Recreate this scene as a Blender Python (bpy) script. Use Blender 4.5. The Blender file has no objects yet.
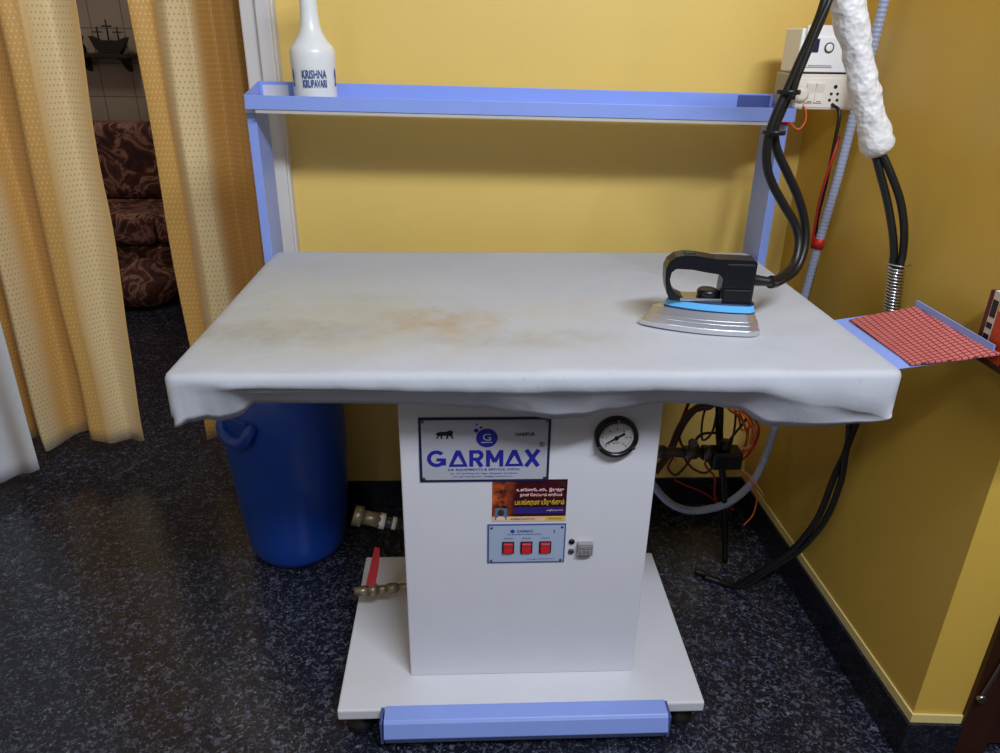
import bpy, math, random
from mathutils import Vector, Matrix, noise
random.seed(7)
C = bpy.context.scene.collection
PI = math.pi

# ------------------------------------------------------------------ materials
def s2l(c):
    return tuple(((v/255)/12.92 if v/255 <= .04045 else ((v/255+.055)/1.055)**2.4) for v in c)

class NT:
    def __init__(s, name):
        s.m = bpy.data.materials.new(name); s.m.use_nodes = True
        s.t = s.m.node_tree; s.b = s.t.nodes['Principled BSDF']
    def n(s, typ, **kw):
        nd = s.t.nodes.new(typ)
        for k, v in kw.items():
            if k.startswith('i_'):
                key = k[2:]; key = int(key) if key.isdigit() else key.replace('_', ' ')
                nd.inputs[key].default_value = v
            else: setattr(nd, k, v)
        return nd
    def l(s, a, b): s.t.links.new(a, b)
    def ramp(s, fac, stops, interp='LINEAR'):
        r = s.n('ShaderNodeValToRGB'); e = r.color_ramp.elements; r.color_ramp.interpolation = interp
        while len(e) < len(stops): e.new(.5)
        for q, (p, c) in zip(e, stops):
            q.position = p; q.color = (c, c, c, 1) if isinstance(c, (int, float)) else (*c, 1)
        s.l(fac, r.inputs[0]); return r.outputs[0]
    def mix(s, fac, a, b):
        m = s.n('ShaderNodeMix', data_type='RGBA')
        for i, v in ((0, fac), (6, a), (7, b)):
            if hasattr(v, 'links'): s.l(v, m.inputs[i])
            else: m.inputs[i].default_value = v if i == 0 else (*v, 1)
        return m.outputs[2]
    def math(s, op, a, b=0.0):
        m = s.n('ShaderNodeMath', operation=op)
        for i, v in enumerate((a, b)):
            if hasattr(v, 'links'): s.l(v, m.inputs[i])
            else: m.inputs[i].default_value = v
        return m.outputs[0]
    def noise(s, vec, scale, detail=3, rough=.5, dist=0.0):
        n = s.n('ShaderNodeTexNoise', i_Scale=scale, i_Detail=detail, i_Roughness=rough, i_Distortion=dist)
        s.l(vec, n.inputs['Vector']); return n.outputs['Fac']
    def bump(s, h, strength=.2, dist=.01):
        b = s.n('ShaderNodeBump', i_Strength=strength, i_Distance=dist)
        s.l(h, b.inputs['Height']); s.l(b.outputs[0], s.b.inputs['Normal'])
    def obj(s): return s.n('ShaderNodeTexCoord').outputs['Object']
    def uv(s): return s.n('ShaderNodeTexCoord').outputs['UV']

def mat(name, rgb, rough=.5, metal=0, var=.06, vscale=14, bump=0, bscale=80, spec=.5, coat=0):
    k = NT(name); c = s2l(rgb); o = k.obj()
    f = k.noise(o, vscale, 3)
    lo = tuple(max(0, v*(1-var)) for v in c); hi = tuple(min(1, v*(1+var)) for v in c)
    k.l(k.mix(f, lo, hi), k.b.inputs['Base Color'])
    k.b.inputs['Roughness'].default_value = rough; k.b.inputs['Metallic'].default_value = metal
    k.b.inputs['Specular IOR Level'].default_value = spec; k.b.inputs['Coat Weight'].default_value = coat
    if bump: k.bump(k.noise(o, bscale, 4), bump, .004)
    return k.m

M = {}
M['blue_paint'] = mat('blue_paint', (140, 163, 238), .38, bump=.05, bscale=300)
M['white_paint'] = mat('white_paint', (216, 216, 226), .42, var=.03, bump=.04, bscale=350)
M['frame_white'] = mat('frame_white', (214, 210, 212), .5)
M['black_rubber'] = mat('black_rubber', (14, 14, 17), .42, var=.2)
M['black_plastic'] = mat('black_plastic', (17, 18, 24), .3, var=.2)
M['dark_brown_rubber'] = mat('dark_brown_rubber', (70, 46, 46), .45, var=.2)
M['chrome'] = mat('chrome', (206, 206, 210), .2, 1)
M['iron_chrome'] = mat('iron_chrome', (222, 222, 228), .25, .88)
M['steel'] = mat('steel', (150, 148, 145), .33, 1, bump=.05)
M['brass'] = mat('brass', (150, 140, 120), .4, .7)
M['latch_grey'] = mat('latch_grey', (150, 147, 150), .4, .2)
M['batten_grey'] = mat('batten_grey', (192, 188, 184), .5)
M['dull_metal'] = mat('dull_metal', (95, 90, 92), .45, .8)
M['sky_blue_plastic'] = mat('sky_blue_plastic', (96, 178, 240), .35)
M['navy_plastic'] = mat('navy_plastic', (18, 34, 70), .35)
M['red_paint'] = mat('red_paint', (190, 28, 44), .4)
M['red_switch'] = mat('red_switch', (186, 20, 30), .28)
M['red_tape'] = mat('red_tape', (196, 40, 34), .4)
M['orange_wire'] = mat('orange_wire', (240, 110, 52), .45)
M['red_wire'] = mat('red_wire', (172, 34, 30), .45)
M['brown_wire'] = mat('brown_wire', (92, 42, 24), .45)
M['cream_wire'] = mat('cream_wire', (226, 196, 150), .45)
M['conduit'] = mat('conduit_plastic', (164, 172, 202), .42)
M['cream_plastic'] = mat('cream_plastic', (236, 228, 220), .35, var=.03)
M['white_plastic'] = mat('white_plastic', (240, 240, 244), .3, var=.02)
M['grey_plastic'] = mat('grey_plastic', (168, 160, 150), .45)
M['ink_blue'] = mat('ink_blue', (34, 34, 150), .5)
M['ink_navy'] = mat('ink_navy', (44, 74, 140), .5)
M['ink_black'] = mat('ink_black', (16, 14, 18), .5)
M['plate_grey'] = mat('plate_grey', (176, 176, 190), .4, var=.03)
M['plate_rim'] = mat('plate_rim', (26, 34, 72), .35)
M['panel_blue'] = mat('panel_blue', (164, 178, 206), .4, var=.03)
M['panel_rim'] = mat('panel_rim', (74, 88, 150), .4)
M['dial_white'] = mat('dial_white', (196, 190, 192), .35)
M['paper_white'] = mat('paper_white', (226, 218, 206), .7)
M['book_maroon'] = mat('book_maroon', (88, 22, 28), .5)
M['book_white'] = mat('book_white', (214, 206, 196), .5)
M['book_orange'] = mat('book_orange', (200, 66, 26), .5, var=.25, vscale=30)
M['dark_wood_plain'] = mat('dark_wood_plain', (66, 40, 28), .45, var=.2)
M['shade_dark'] = mat('shade_dark', (40, 30, 28), .5, var=.3)
M['portrait_teal'] = mat('portrait_teal', (70, 120, 150), .5)
M['sticker_cream'] = mat('sticker_cream', (226, 190, 150), .45, var=.2, vscale=60)
M['sticker_yellow'] = mat('sticker_yellow', (214, 184, 60), .45)
M['sticker_pink'] = mat('sticker_pink', (246, 196, 200), .45)
M['sticker_navy'] = mat('sticker_navy', (42, 36, 120), .4)
M['skin_brown'] = mat('print_brown', (70, 40, 34), .5)

def wall_paint(name, rgb, bump=.12):
    k = NT(name); o = k.obj(); c = s2l(rgb)
    f = k.noise(o, 1.6, 4, .6); g = k.noise(o, 9, 4, .6)
    a = k.mix(f, tuple(v*.93 for v in c), tuple(min(1, v*1.05) for v in c))
    k.l(k.mix(k.math('MULTIPLY', k.ramp(g, [(.55, 0), (.75, 1)]), .12), a, tuple(v*.8 for v in c)), k.b.inputs['Base Color'])
    k.b.inputs['Roughness'].default_value = .42
    k.bump(k.noise(o, 45, 5, .6), bump, .004); return k.m
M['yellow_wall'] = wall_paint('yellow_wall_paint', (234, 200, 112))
M['yellow_wall_shaded'] = wall_paint('yellow_wall_shaded_paint', (212, 174, 76))  # same yellow paint, darkened so the right wall's shade is in the colour
M['cream_trim'] = mat('cream_trim', (226, 206, 140), .5)
M['ceiling_white'] = wall_paint('ceiling_white', (226, 224, 218))

def granite(name, dark=1.0):
    k = NT(name); o = k.obj()
    n1 = k.noise(o, 66, 6, .72, 1.0)
    n2 = k.noise(o, 150, 3, .6, .8)
    n3 = k.noise(o, 5, 3, .5)
    base = k.mix(k.noise(o, 26, 4), s2l((13, 14, 22)), s2l((31, 33, 47)))
    fl = k.ramp(n1, [(.51, 0), (.69, 1)])
    fl = k.math('MULTIPLY', fl, k.ramp(n3, [(.3, .55), (.7, 1)]))
    c = k.mix(k.math('MULTIPLY', fl, .8*dark), base, s2l((128, 134, 158)))
    sp = k.ramp(n2, [(.62, 0), (.74, 1)])
    c = k.mix(k.math('MULTIPLY', sp, .6*dark), c, s2l((176, 178, 188)))
    if name == 'granite_floor':
        br = k.n('ShaderNodeTexBrick', offset=0.0, i_Scale=1.0); br.inputs['Mortar Size'].default_value = .0012
        br.inputs['Brick Width'].default_value = .6; br.inputs['Row Height'].default_value = .6
        mp = k.n('ShaderNodeMapping'); mp.inputs['Location'].default_value = (.16, .22, 0)
        k.l(o, mp.inputs[0]); k.l(mp.outputs[0], br.inputs['Vector'])
        c = k.mix(k.math('MULTIPLY', br.outputs['Fac'], .5), c, s2l((8, 8, 10)))
    k.l(c, k.b.inputs['Base Color'])
    k.l(k.ramp(n3, [(.2, .16), (.8, .28)]), k.b.inputs['Roughness'])
    return k.m
M['granite'] = granite('granite_floor')
M['skirt_granite'] = granite('skirting_granite', .22)

def cloth_mat():
    k = NT('ironing_cloth'); o = k.obj()
    sep = k.n('ShaderNodeSeparateXYZ'); k.l(o, sep.inputs[0])
    base = k.mix(k.noise(o, 5, 4, .6), s2l((178, 181, 194)), s2l((196, 199, 210)))
    def blob(cx, cy, rx, ry, amp, col, c, sc=9):
        dx = k.math('DIVIDE', k.math('SUBTRACT', sep.outputs[0], cx), rx)
        dy = k.math('DIVIDE', k.math('SUBTRACT', sep.outputs[1], cy), ry)
        d = k.math('ADD', k.math('MULTIPLY', dx, dx), k.math('MULTIPLY', dy, dy))
        f = k.ramp(d, [(0, 1), (1, 0)], 'EASE')
        f = k.math('MULTIPLY', f, k.ramp(k.noise(o, sc, 5, .65), [(.32, 0), (.66, 1)]))
        return k.mix(k.math('MULTIPLY', f, amp), c, s2l(col))
    # object origin is the middle of the cover
    c = blob(-.22, -.15, .4, .2, .75, (188, 182, 164), base)
    c = blob(-.46, -.14, .34, .24, .8, (176, 172, 156), c, 7)
    c = blob(-.42, .04, .34, .26, .6, (190, 188, 172), c)
    c = blob(-.02, -.25, .3, .06, .5, (176, 172, 168), c)
    c = blob(.16, -.06, .22, .1, .5, (190, 182, 172), c, 12)
    c = blob(.33, -.18, .2, .1, .35, (188, 184, 180), c, 12)
    c = blob(-.18, -.13, .17, .10, .8, (178, 156, 128), c, 17)
    c = blob(-.46, -.19, .24, .09, .6, (156, 148, 132), c, 22)
    c = blob(-.02, -.22, .26, .06, .6, (166, 160, 154), c, 14)
    c = k.mix(k.math('MULTIPLY', k.ramp(k.noise(o, 60, 2), [(.68, 0), (.74, 1)]), .25), c, s2l((150, 142, 128)))
    k.l(c, k.b.inputs['Base Color'])
    k.b.inputs['Roughness'].default_value = .75; k.b.inputs['Specular IOR Level'].default_value = .25
    w = k.math('ADD', k.math('MULTIPLY', k.noise(o, 11, 4, .55, .6), 1.0), k.math('MULTIPLY', k.noise(o, 500, 2), .05))
    k.bump(w, .22, .012); return k.m
M['cloth'] = cloth_mat()
M['cloth_lining'] = mat('cloth_lining', (200, 184, 166), .8)

def curtain_mat(name):
    """satin with soft cream and gold stripes, the cream also painting in fold highlights; woven dots pale on gold, brown on cream"""
    k = NT(name); u = k.uv(); sep = k.n('ShaderNodeSeparateXYZ'); k.l(u, sep.inputs[0])
    P = .0125
    gx = k.math('DIVIDE', sep.outputs[0], P); gy = k.math('DIVIDE', sep.outputs[1], P*1.25)
    row = k.math('MULTIPLY', k.math('MODULO', k.math('FLOOR', gy), 2.0), .5)
    fx = k.math('SUBTRACT', k.math('FRACT', k.math('ADD', gx, row)), .5)
    fy = k.math('SUBTRACT', k.math('FRACT', gy), .5)
    d = k.math('ADD', k.math('MULTIPLY', fx, fx), k.math('MULTIPLY', fy, fy))
    f = k.ramp(d, [(.02, 1), (.05, 0)])
    st = k.ramp(k.math('FRACT', k.math('DIVIDE', sep.outputs[0], .40)), [(.0, 0), (.14, 1), (.34, 1), (.5, 0)], 'EASE')  # cream stripes double as painted highlights on the fold crests
    b = k.mix(st, s2l((222, 170, 90)), s2l((246, 218, 166)))
    dot = k.mix(st, s2l((252, 226, 168)), s2l((170, 118, 62)))
    c = k.mix(k.math('MULTIPLY', f, .55), b, dot)
    k.l(c, k.b.inputs['Base Color'])
    k.b.inputs['Roughness'].default_value = .42; k.b.inputs['Metallic'].default_value = .06
    k.b.inputs['Sheen Weight'].default_value = .3
    return k.m
M['gold_curtain'] = curtain_mat('gold_curtain')
M['white_curtain'] = mat('white_curtain', (216, 218, 228), .75)

def drum_mat():
    k = NT('blue_drum'); o = k.obj()
    k.l(k.mix(k.noise(o, 7, 4), s2l((22, 62, 156)), s2l((30, 78, 184))), k.b.inputs['Base Color'])
    k.b.inputs['Roughness'].default_value = .36; k.bump(k.noise(o, 60, 3), .06, .004); return k.m
M['drum'] = drum_mat()

def mat_grid():
    k = NT('red_silicone_grid'); o = k.obj()
    br = k.n('ShaderNodeTexBrick', offset=0.0, i_Scale=1.0)
    br.inputs['Brick Width'].default_value = .0095; br.inputs['Row Height'].default_value = .0095
    br.inputs['Mortar Size'].default_value = .0010; k.l(o, br.inputs['Vector'])
    c = k.mix(k.noise(o, 22, 3), s2l((190, 98, 98)), s2l((206, 118, 116)))
    c = k.mix(br.outputs['Fac'], c, s2l((120, 36, 40)))
    k.l(c, k.b.inputs['Base Color']); k.b.inputs['Roughness'].default_value = .6
    k.bump(br.outputs['Fac'], .5, .003); return k.m
M['red_mat'] = mat_grid()

def foam_mat():
    k = NT('foam_wrap'); o = k.obj()
    v = k.n('ShaderNodeTexVoronoi', i_Scale=95.0); k.l(o, v.inputs['Vector'])
    n = k.noise(o, 40, 4)
    k.l(k.mix(n, s2l((206, 204, 206)), s2l((238, 238, 242))), k.b.inputs['Base Color'])
    k.b.inputs['Roughness'].default_value = .38
    k.bump(k.math('ADD', v.outputs['Distance'], n), .55, .004); return k.m
M['foam'] = foam_mat()

def bottle_mat():
    k = NT('milky_plastic'); o = k.obj()
    k.l(k.mix(k.noise(o, 20, 2), s2l((222, 226, 230)), s2l((236, 239, 242))), k.b.inputs['Base Color'])
    k.b.inputs['Roughness'].default_value = .3
    k.b.inputs['Subsurface Weight'].default_value = .4; k.b.inputs['Subsurface Radius'].default_value = (.03, .03, .03)
    return k.m
M['bottle'] = bottle_mat()

def wood_mat():
    k = NT('dark_door_wood'); o = k.obj()
    mp = k.n('ShaderNodeMapping'); mp.inputs['Scale'].default_value = (14, 14, 1.2); k.l(o, mp.inputs[0])
    f = k.noise(mp.outputs[0], 3, 5, .6, .8)
    k.l(k.mix(f, s2l((34, 14, 10)), s2l((66, 30, 20))), k.b.inputs['Base Color'])
    k.b.inputs['Roughness'].default_value = .35; return k.m
M['door_wood'] = wood_mat()

def tile_mat():
    k = NT('beige_wall_tile'); o = k.obj()
    mp = k.n('ShaderNodeMapping'); mp.inputs['Rotation'].default_value = (PI/2, 0, 0); k.l(o, mp.inputs[0])
    br = k.n('ShaderNodeTexBrick', offset=0.0, i_Scale=1.0)
    br.inputs['Brick Width'].default_value = .2; br.inputs['Row Height'].default_value = .2
    br.inputs['Mortar Size'].default_value = .003; k.l(mp.outputs[0], br.inputs['Vector'])
    c = k.mix(k.noise(o, 3, 3), s2l((170, 150, 134)), s2l((186, 168, 150)))
    c = k.mix(br.outputs['Fac'], c, s2l((120, 104, 92)))
    k.l(c, k.b.inputs['Base Color']); k.b.inputs['Roughness'].default_value = .4; return k.m
M['tile'] = tile_mat()

def sofa_mat():
    k = NT('patterned_sofa_fabric'); o = k.obj()
    n = k.noise(o, 6.5, 3, .5, 2.2)
    c = k.ramp(n, [(.36, s2l((60, 28, 26))), (.46, s2l((92, 50, 42))), (.52, s2l((170, 124, 104))), (.58, s2l((104, 58, 48))), (.7, s2l((66, 32, 30)))])
    k.l(c, k.b.inputs['Base Color']); k.b.inputs['Roughness'].default_value = .8; return k.m
M['sofa'] = sofa_mat()

def sticker_mat():
    k = NT('sticker_print'); o = k.obj(); sep = k.n('ShaderNodeSeparateXYZ'); k.l(o, sep.inputs[0])
    n = k.noise(o, 45, 4, .6)
    base = k.mix(n, s2l((12, 7, 12)), s2l((84, 18, 28)))
    left = k.ramp(k.math('ADD', sep.outputs[0], .5), [(.435, 1), (.475, 0)])
    f = k.math('MULTIPLY', left, k.ramp(n, [(.38, 0), (.6, 1)]))
    k.l(k.mix(f, base, s2l((206, 96, 48))), k.b.inputs['Base Color'])
    k.b.inputs['Roughness'].default_value = .3; return k.m
M['sticker'] = sticker_mat()

# ------------------------------------------------------------------ mesh builder
def crom(pts, n=6):
    P = [Vector(p) for p in pts]
    if len(P) < 3: return P
    out = []
    Q = [P[0]*2-P[1]] + P + [P[-1]*2-P[-2]]
    for i in range(1, len(Q)-2):
        a, b, c, d = Q[i-1], Q[i], Q[i+1], Q[i+2]
        for j in range(n):
            t = j/n
            out.append(.5*((2*b)+(c-a)*t+(2*a-5*b+4*c-d)*t*t+(3*b-3*c+d-a)*t**3))
    out.append(P[-1]); return out

class MB:
    def __init__(s): s.v = []; s.f = []; s.mi = []; s.sm = []; s.uv = {}
    def add(s, V, F, mi=0, sm=False, T=None):
        o = len(s.v)
        for p in V:
            p = Vector(p); s.v.append(T @ p if T else p)
        for f in F: s.f.append([i+o for i in f]); s.mi.append(mi); s.sm.append(sm)
        return o
    def box(s, a, b, mi=0, T=None):
        x0, y0, z0 = a; x1, y1, z1 = b
        V = [(x0,y0,z0),(x1,y0,z0),(x1,y1,z0),(x0,y1,z0),(x0,y0,z1),(x1,y0,z1),(x1,y1,z1),(x0,y1,z1)]
        s.add(V, [(0,3,2,1),(4,5,6,7),(0,1,5,4),(1,2,6,5),(2,3,7,6),(3,0,4,7)], mi, False, T); return s
    def prism(s, outline, fn0, fn1, mi=0, sm=False, T=None):
        n = len(outline)
        V = [fn0(*p) for p in outline] + [fn1(*p) for p in outline]
        F = [tuple(range(n-1, -1, -1)), tuple(range(n, 2*n))]
        s.add(V, F, mi, False, T)
        s.add(V, [(i, (i+1) % n, n+(i+1) % n, n+i) for i in range(n)], mi, sm, T); return s
    def tube(s, pts, r, n=10, mi=0, sub=6, closed=False, T=None):
        P = crom(pts, sub) if sub > 1 and len(pts) > 2 else [Vector(p) for p in pts]
        m = len(P)
        if callable(r): R = [r(i/(m-1)) for i in range(m)]
        else: R = [r]*m
        up = None; V = []
        for i, p in enumerate(P):
            d = (P[min(i+1, m-1)]-P[max(i-1, 0)]).normalized()
            if up is None:
                up = d.orthogonal().normalized()
            up = (up - d*up.dot(d)).normalized(); q = d.cross(up)
            for j in range(n):
                a = 2*PI*j/n; V.append(p+(up*math.cos(a)+q*math.sin(a))*R[i])
        F = [(i*n+j, i*n+(j+1) % n, (i+1)*n+(j+1) % n, (i+1)*n+j) for i in range(m-1) for j in range(n)]
        o = s.add(V, F, mi, True, T)
        for base, rev in ((0, True), ((m-1)*n, False)):
            f = [o+base+j for j in range(n)]
            s.f.append(f[::-1] if rev else f); s.mi.append(mi); s.sm.append(False)
        return s
    def lathe(s, prof, c=(0,0,0), n=32, mi=0, T=None, axis='z', capb=True, capt=True, sm=True):
        V = []
        for r, h in prof:
            for j in range(n):
                a = 2*PI*j/n; x, y = r*math.cos(a), r*math.sin(a)
                if axis == 'z': V.append((c[0]+x, c[1]+y, c[2]+h))
                elif axis == 'y': V.append((c[0]+x, c[1]+h, c[2]+y))
                else: V.append((c[0]+h, c[1]+x, c[2]+y))
        m = len(prof)
        F = [(i*n+j, i*n+(j+1) % n, (i+1)*n+(j+1) % n, (i+1)*n+j) for i in range(m-1) for j in range(n)]
        o = s.add(V, F, mi, sm, T)
        if capb: s.f.append([o+j for j in range(n)][::-1]); s.mi.append(mi); s.sm.append(False)
        if capt: s.f.append([o+(m-1)*n+j for j in range(n)]); s.mi.append(mi); s.sm.append(False)
        return s
    def text(s, txt, size, place, mi=0, ext=.0004, off=0.0, width=None, height=None, spacing=1.0, shear=0):
        """place(x, y, z) maps text-plane metres (centred on the origin) into the scene"""
        cu = bpy.data.curves.new('lettering', 'FONT'); cu.body = txt; cu.size = size; cu.align_x = 'CENTER'; cu.align_y = 'CENTER'
        cu.extrude = ext; cu.offset = off; cu.resolution_u = 3; cu.space_character = spacing; cu.shear = shear
        o = bpy.data.objects.new('lettering', cu); C.objects.link(o)
        dg = bpy.context.evaluated_depsgraph_get(); dg.update()
        me = bpy.data.meshes.new_from_object(o.evaluated_get(dg))
        if me.vertices:
            xs = [v.co.x for v in me.vertices]; ys = [v.co.y for v in me.vertices]
            cx, cy = (min(xs)+max(xs))/2, (min(ys)+max(ys))/2
            kx = width/(max(xs)-min(xs)) if width else 1
            ky = height/(max(ys)-min(ys)) if height else (kx if width and not height else 1)
            V = [place((v.co.x-cx)*kx, (v.co.y-cy)*ky, v.co.z) for v in me.vertices]
            s.add(V, [tuple(p.vertices) for p in me.polygons], mi)
        bpy.data.objects.remove(o); bpy.data.curves.remove(cu); bpy.data.meshes.remove(me)
        return s
    def build(s, name, mats, parent=None, bevel=0, seg=2, origin=None, uv=None, recalc=True):
        if not isinstance(mats, (list, tuple)): mats = [mats]
        if origin is None:
            xs = [p.x for p in s.v]; ys = [p.y for p in s.v]; zs = [p.z for p in s.v]
            origin = Vector(((min(xs)+max(xs))/2, (min(ys)+max(ys))/2, min(zs)))
        origin = Vector(origin)
        me = bpy.data.meshes.new(name)
        me.from_pydata([tuple(p-origin) for p in s.v], [], s.f)
        for m in mats: me.materials.append(M[m] if isinstance(m, str) else m)
        for p, mi, sm in zip(me.polygons, s.mi, s.sm): p.material_index = mi; p.use_smooth = sm
        if uv:
            L = me.uv_layers.new(name='UVMap')
            for p in me.polygons:
                for li in p.loop_indices: L.data[li].uv = uv[me.loops[li].vertex_index]
        if recalc:
            import bmesh
            b = bmesh.new(); b.from_mesh(me); bmesh.ops.recalc_face_normals(b, faces=b.faces); b.to_mesh(me); b.free()
        me.update()
        o = bpy.data.objects.new(name, me); C.objects.link(o)
        o['_w'] = tuple(origin)
        if parent:
            o.parent = parent; o.location = origin-Vector(parent['_w'])
        else: o.location = origin
        if bevel:
            md = o.modifiers.new('edge rounding', 'BEVEL'); md.width = bevel; md.segments = seg
            md.limit_method = 'ANGLE'; md.angle_limit = math.radians(40)
        return o

def tag(o, label, cat, group=None, kind=None):
    o['label'] = label; o['category'] = cat
    if group: o['group'] = group
    if kind: o['kind'] = kind
    return o
def thing(name, label, cat, loc, group=None):
    o = bpy.data.objects.new(name, None); C.objects.link(o); o.location = loc; o['_w'] = tuple(loc)
    o.empty_display_size = .05
    return tag(o, label, cat, group)
def struct(o): o['kind'] = 'structure'; return o
def sbox(name, a, b, m, bevel=0, parent=None):
    o = MB().box(a, b).build(name, m, parent, bevel)
    return struct(o) if not parent else o

# ------------------------------------------------------------------ the setting
RY = .93                                   # rear wall face
sbox('floor', (-3.8, -3.2, -.1), (2.4, 4.3, 0), 'granite')
sbox('ceiling', (-3.8, -3.2, 2.9), (2.4, 4.3, 3.0), 'ceiling_white')
FR = -.585                                 # right side of the doorway opening
rw = MB()
rw.box((FR, RY, 0), (.80, RY+.2, 2.9))
rw.box((-2.05, RY, 2.15), (FR, RY+.2, 2.9))
rw.box((-2.7, RY, 0), (-2.05, RY+.2, 2.9))
struct(rw.build('wall_rear', 'yellow_wall'))
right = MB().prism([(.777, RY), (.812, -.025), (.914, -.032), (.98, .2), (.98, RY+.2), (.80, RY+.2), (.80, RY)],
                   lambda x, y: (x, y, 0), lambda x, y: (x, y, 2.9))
struct(right.build('wall_right', 'yellow_wall_shaded'))
sbox('wall_left', (-2.8, -3.2, 0), (-2.7, RY+.2, 2.9), 'yellow_wall')
sbox('wall_side', (2.3, -3.2, 0), (2.4, 1.1, 2.9), 'yellow_wall_shaded')
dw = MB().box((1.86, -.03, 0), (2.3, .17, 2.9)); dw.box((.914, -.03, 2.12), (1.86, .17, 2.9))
struct(dw.build('wall_doorside', 'yellow_wall_shaded'))
# room beyond the doorway
sbox('wall_back', (-3.8, 4.1, 0), (-.3, 4.3, 2.9), 'tile')
sbox('wall_beyond_left', (-3.8, RY+.2, 0), (-3.7, 4.1, 2.9), 'ceiling_white')
sbox('wall_beyond_right', (-.45, RY+.2, 0), (-.35, 4.1, 2.9), 'ceiling_white')
# skirting, with the painted ledge above it
SK = .10
sbox('baseboard_rear', (FR, RY-.008, 0), (.776, RY, SK), 'skirt_granite')
sk = MB().prism([(.777, RY-.008), (.812, -.026), (.914, -.033), (.914, -.044), (.801, -.037), (.767, RY-.008)],
                lambda x, y: (x, y, 0), lambda x, y: (x, y, SK))
struct(sk.build('baseboard_right', 'skirt_granite'))
tr = MB().prism([(.777, RY), (.812, -.026), (.914, -.033), (.914, -.037), (.808, -.030), (.773, RY)],
                lambda x, y: (x, y, SK), lambda x, y: (x, y, SK+.022))
struct(tr.build('trim_1', 'cream_trim'))
# white door frame at the edge of the curtained doorway
fr = MB().box((-.665, RY-.035, 0), (FR, RY+.21, 2.15)); fr.box((-.625, RY-.05, 0), (-.59, RY-.035, 2.15))
fr.box((-2.13, RY-.035, 0), (-2.05, RY+.21, 2.15)); fr.box((-2.13, RY-.035, 2.15), (FR, RY+.21, 2.23))
struct(fr.build('door_1', 'frame_white', bevel=.004))
# dark wooden door beside the pillar
d2 = struct(MB().box((.985, -.018, .012), (1.80, .022, 2.06)).box((1.07, -.026, .2), (1.33, -.018, .95)).box((1.07, -.026, 1.1), (1.33, -.018, 1.95))
            .box((1.45, -.026, .2), (1.71, -.018, .95)).box((1.45, -.026, 1.1), (1.71, -.018, 1.95)).build('door_2', 'door_wood', bevel=.003))
f2 = MB().box((.9145, -.045, 0), (.984, .1, 2.12)).box((1.801, -.045, 0), (1.86, .1, 2.12)).box((.984, -.045, 2.062), (1.801, .1, 2.12))
f2.build('door_frame', 'door_wood', d2, .003)
MB().tube([(.924, -.05, .195), (.931, -.052, .245), (.94, -.05, .30)], .004, 8).lathe([(.009, 0), (.009, .01)], (.924, -.056, .188), 14, axis='y').build('hook_stay', 'steel', d2)

# ------------------------------------------------------------------ curtains
def curtain(name, label, x_at, folds, z0, z1, y, m, hem, group=None, nu=220, nv=40, left=None, right=None):
    """x_at(u, z) position across the curtain; folds(u) the pleat depth"""
    V = []; U = {}; F = []
    arc = [0]; pp = None
    for i in range(nu+1):
        u = i/nu; p = Vector((x_at(u, 1.0), y+folds(u), 0))
        if pp is not None: arc.append(arc[-1]+(p-pp).length)
        pp = p
    for k in range(nv+1):
        t = k/nv
        for i in range(nu+1):
            u = i/nu; zb = z0+hem(u)
            z = zb+(z1-zb)*t
            V.append(Vector((x_at(u, z)+.004*math.sin(7*z+9*u), y+folds(u)*(1-.25*t)+.006*math.sin(3.1*z+11*u), z)))
            U[len(V)-1] = (arc[i], z)
    sh0 = 10-left if left is not None else (10-(arc[-1]-right) if right is not None else 0)
    U = {i: (a+sh0, z) for i, (a, z) in U.items()}
    W = nu+1
    F = [(k*W+i, k*W+i+1, (k+1)*W+i+1, (k+1)*W+i) for k in range(nv) for i in range(nu)]
    b = MB(); b.add(V, F, 0, True)
    o = b.build(name, m, uv=U, recalc=False)
    so = o.modifiers.new('cloth thickness', 'SOLIDIFY'); so.thickness = .0015
    return tag(o, label, 'curtain', group)

def lerp(a, b, t): return a+(b-a)*t
def seg(tbl, x):
    if x <= tbl[0][0]: return tbl[0][1]
    for (a, p), (b, q) in zip(tbl, tbl[1:]):
        if x <= b:
            t = (x-a)/(b-a); t = t*t*(3-2*t); return p+(q-p)*t
    return tbl[-1][1]
c1 = lambda u, z: lerp(-1.72, seg([(.1, -1.247), (.45, -1.232), (.95, -1.213), (1.5, -1.186), (2.2, -1.15)], z), u)
f1 = [(0, .0), (.12, -.045), (.22, .035), (.34, -.05), (.47, .05), (.57, .03), (.66, -.045), (.74, -.03), (.86, .03), (1, .0)]
curtain('gold_curtain', 'golden dotted curtain on the left of the dark doorway gap, reaching nearly to the floor', c1, lambda u: seg(f1, u), .105, 2.16, 1.2, 'gold_curtain',
        lambda u: .012*math.sin(2*PI*(u*1.9+.1))+.015*math.exp(-((u-.62)/.1)**2), right=.18)
c2 = lambda u, z: lerp(seg([(.1, -1.043), (.46, -1.045), (.9, -1.05), (1.5, -1.044), (2.2, -1.02)], z), -.665, u)
f2_ = [(0, .01), (.14, .02), (.3, -.05), (.42, -.045), (.55, .05), (.66, .02), (.76, -.03), (.86, .04), (1, .02)]
curtain('gold_curtain', 'golden dotted curtain hanging beside the white door frame, behind the ironing table', c2, lambda u: seg(f2_, u), .095, 2.16, 1.2, 'gold_curtain',
        lambda u: .008*math.sin(2*PI*u*1.7), left=.06)
cw = lambda u, z: lerp(-2.047, -1.488+.006*math.sin(5*z), u)
curtain('white_curtain', 'plain white curtain edge at the far left of the doorway', cw, lambda u: .022*math.sin(u*17+.6), .13, 2.16, 1.0, 'white_curtain',
        lambda u: -.075*min(1, (1-u)*3.6))
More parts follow.
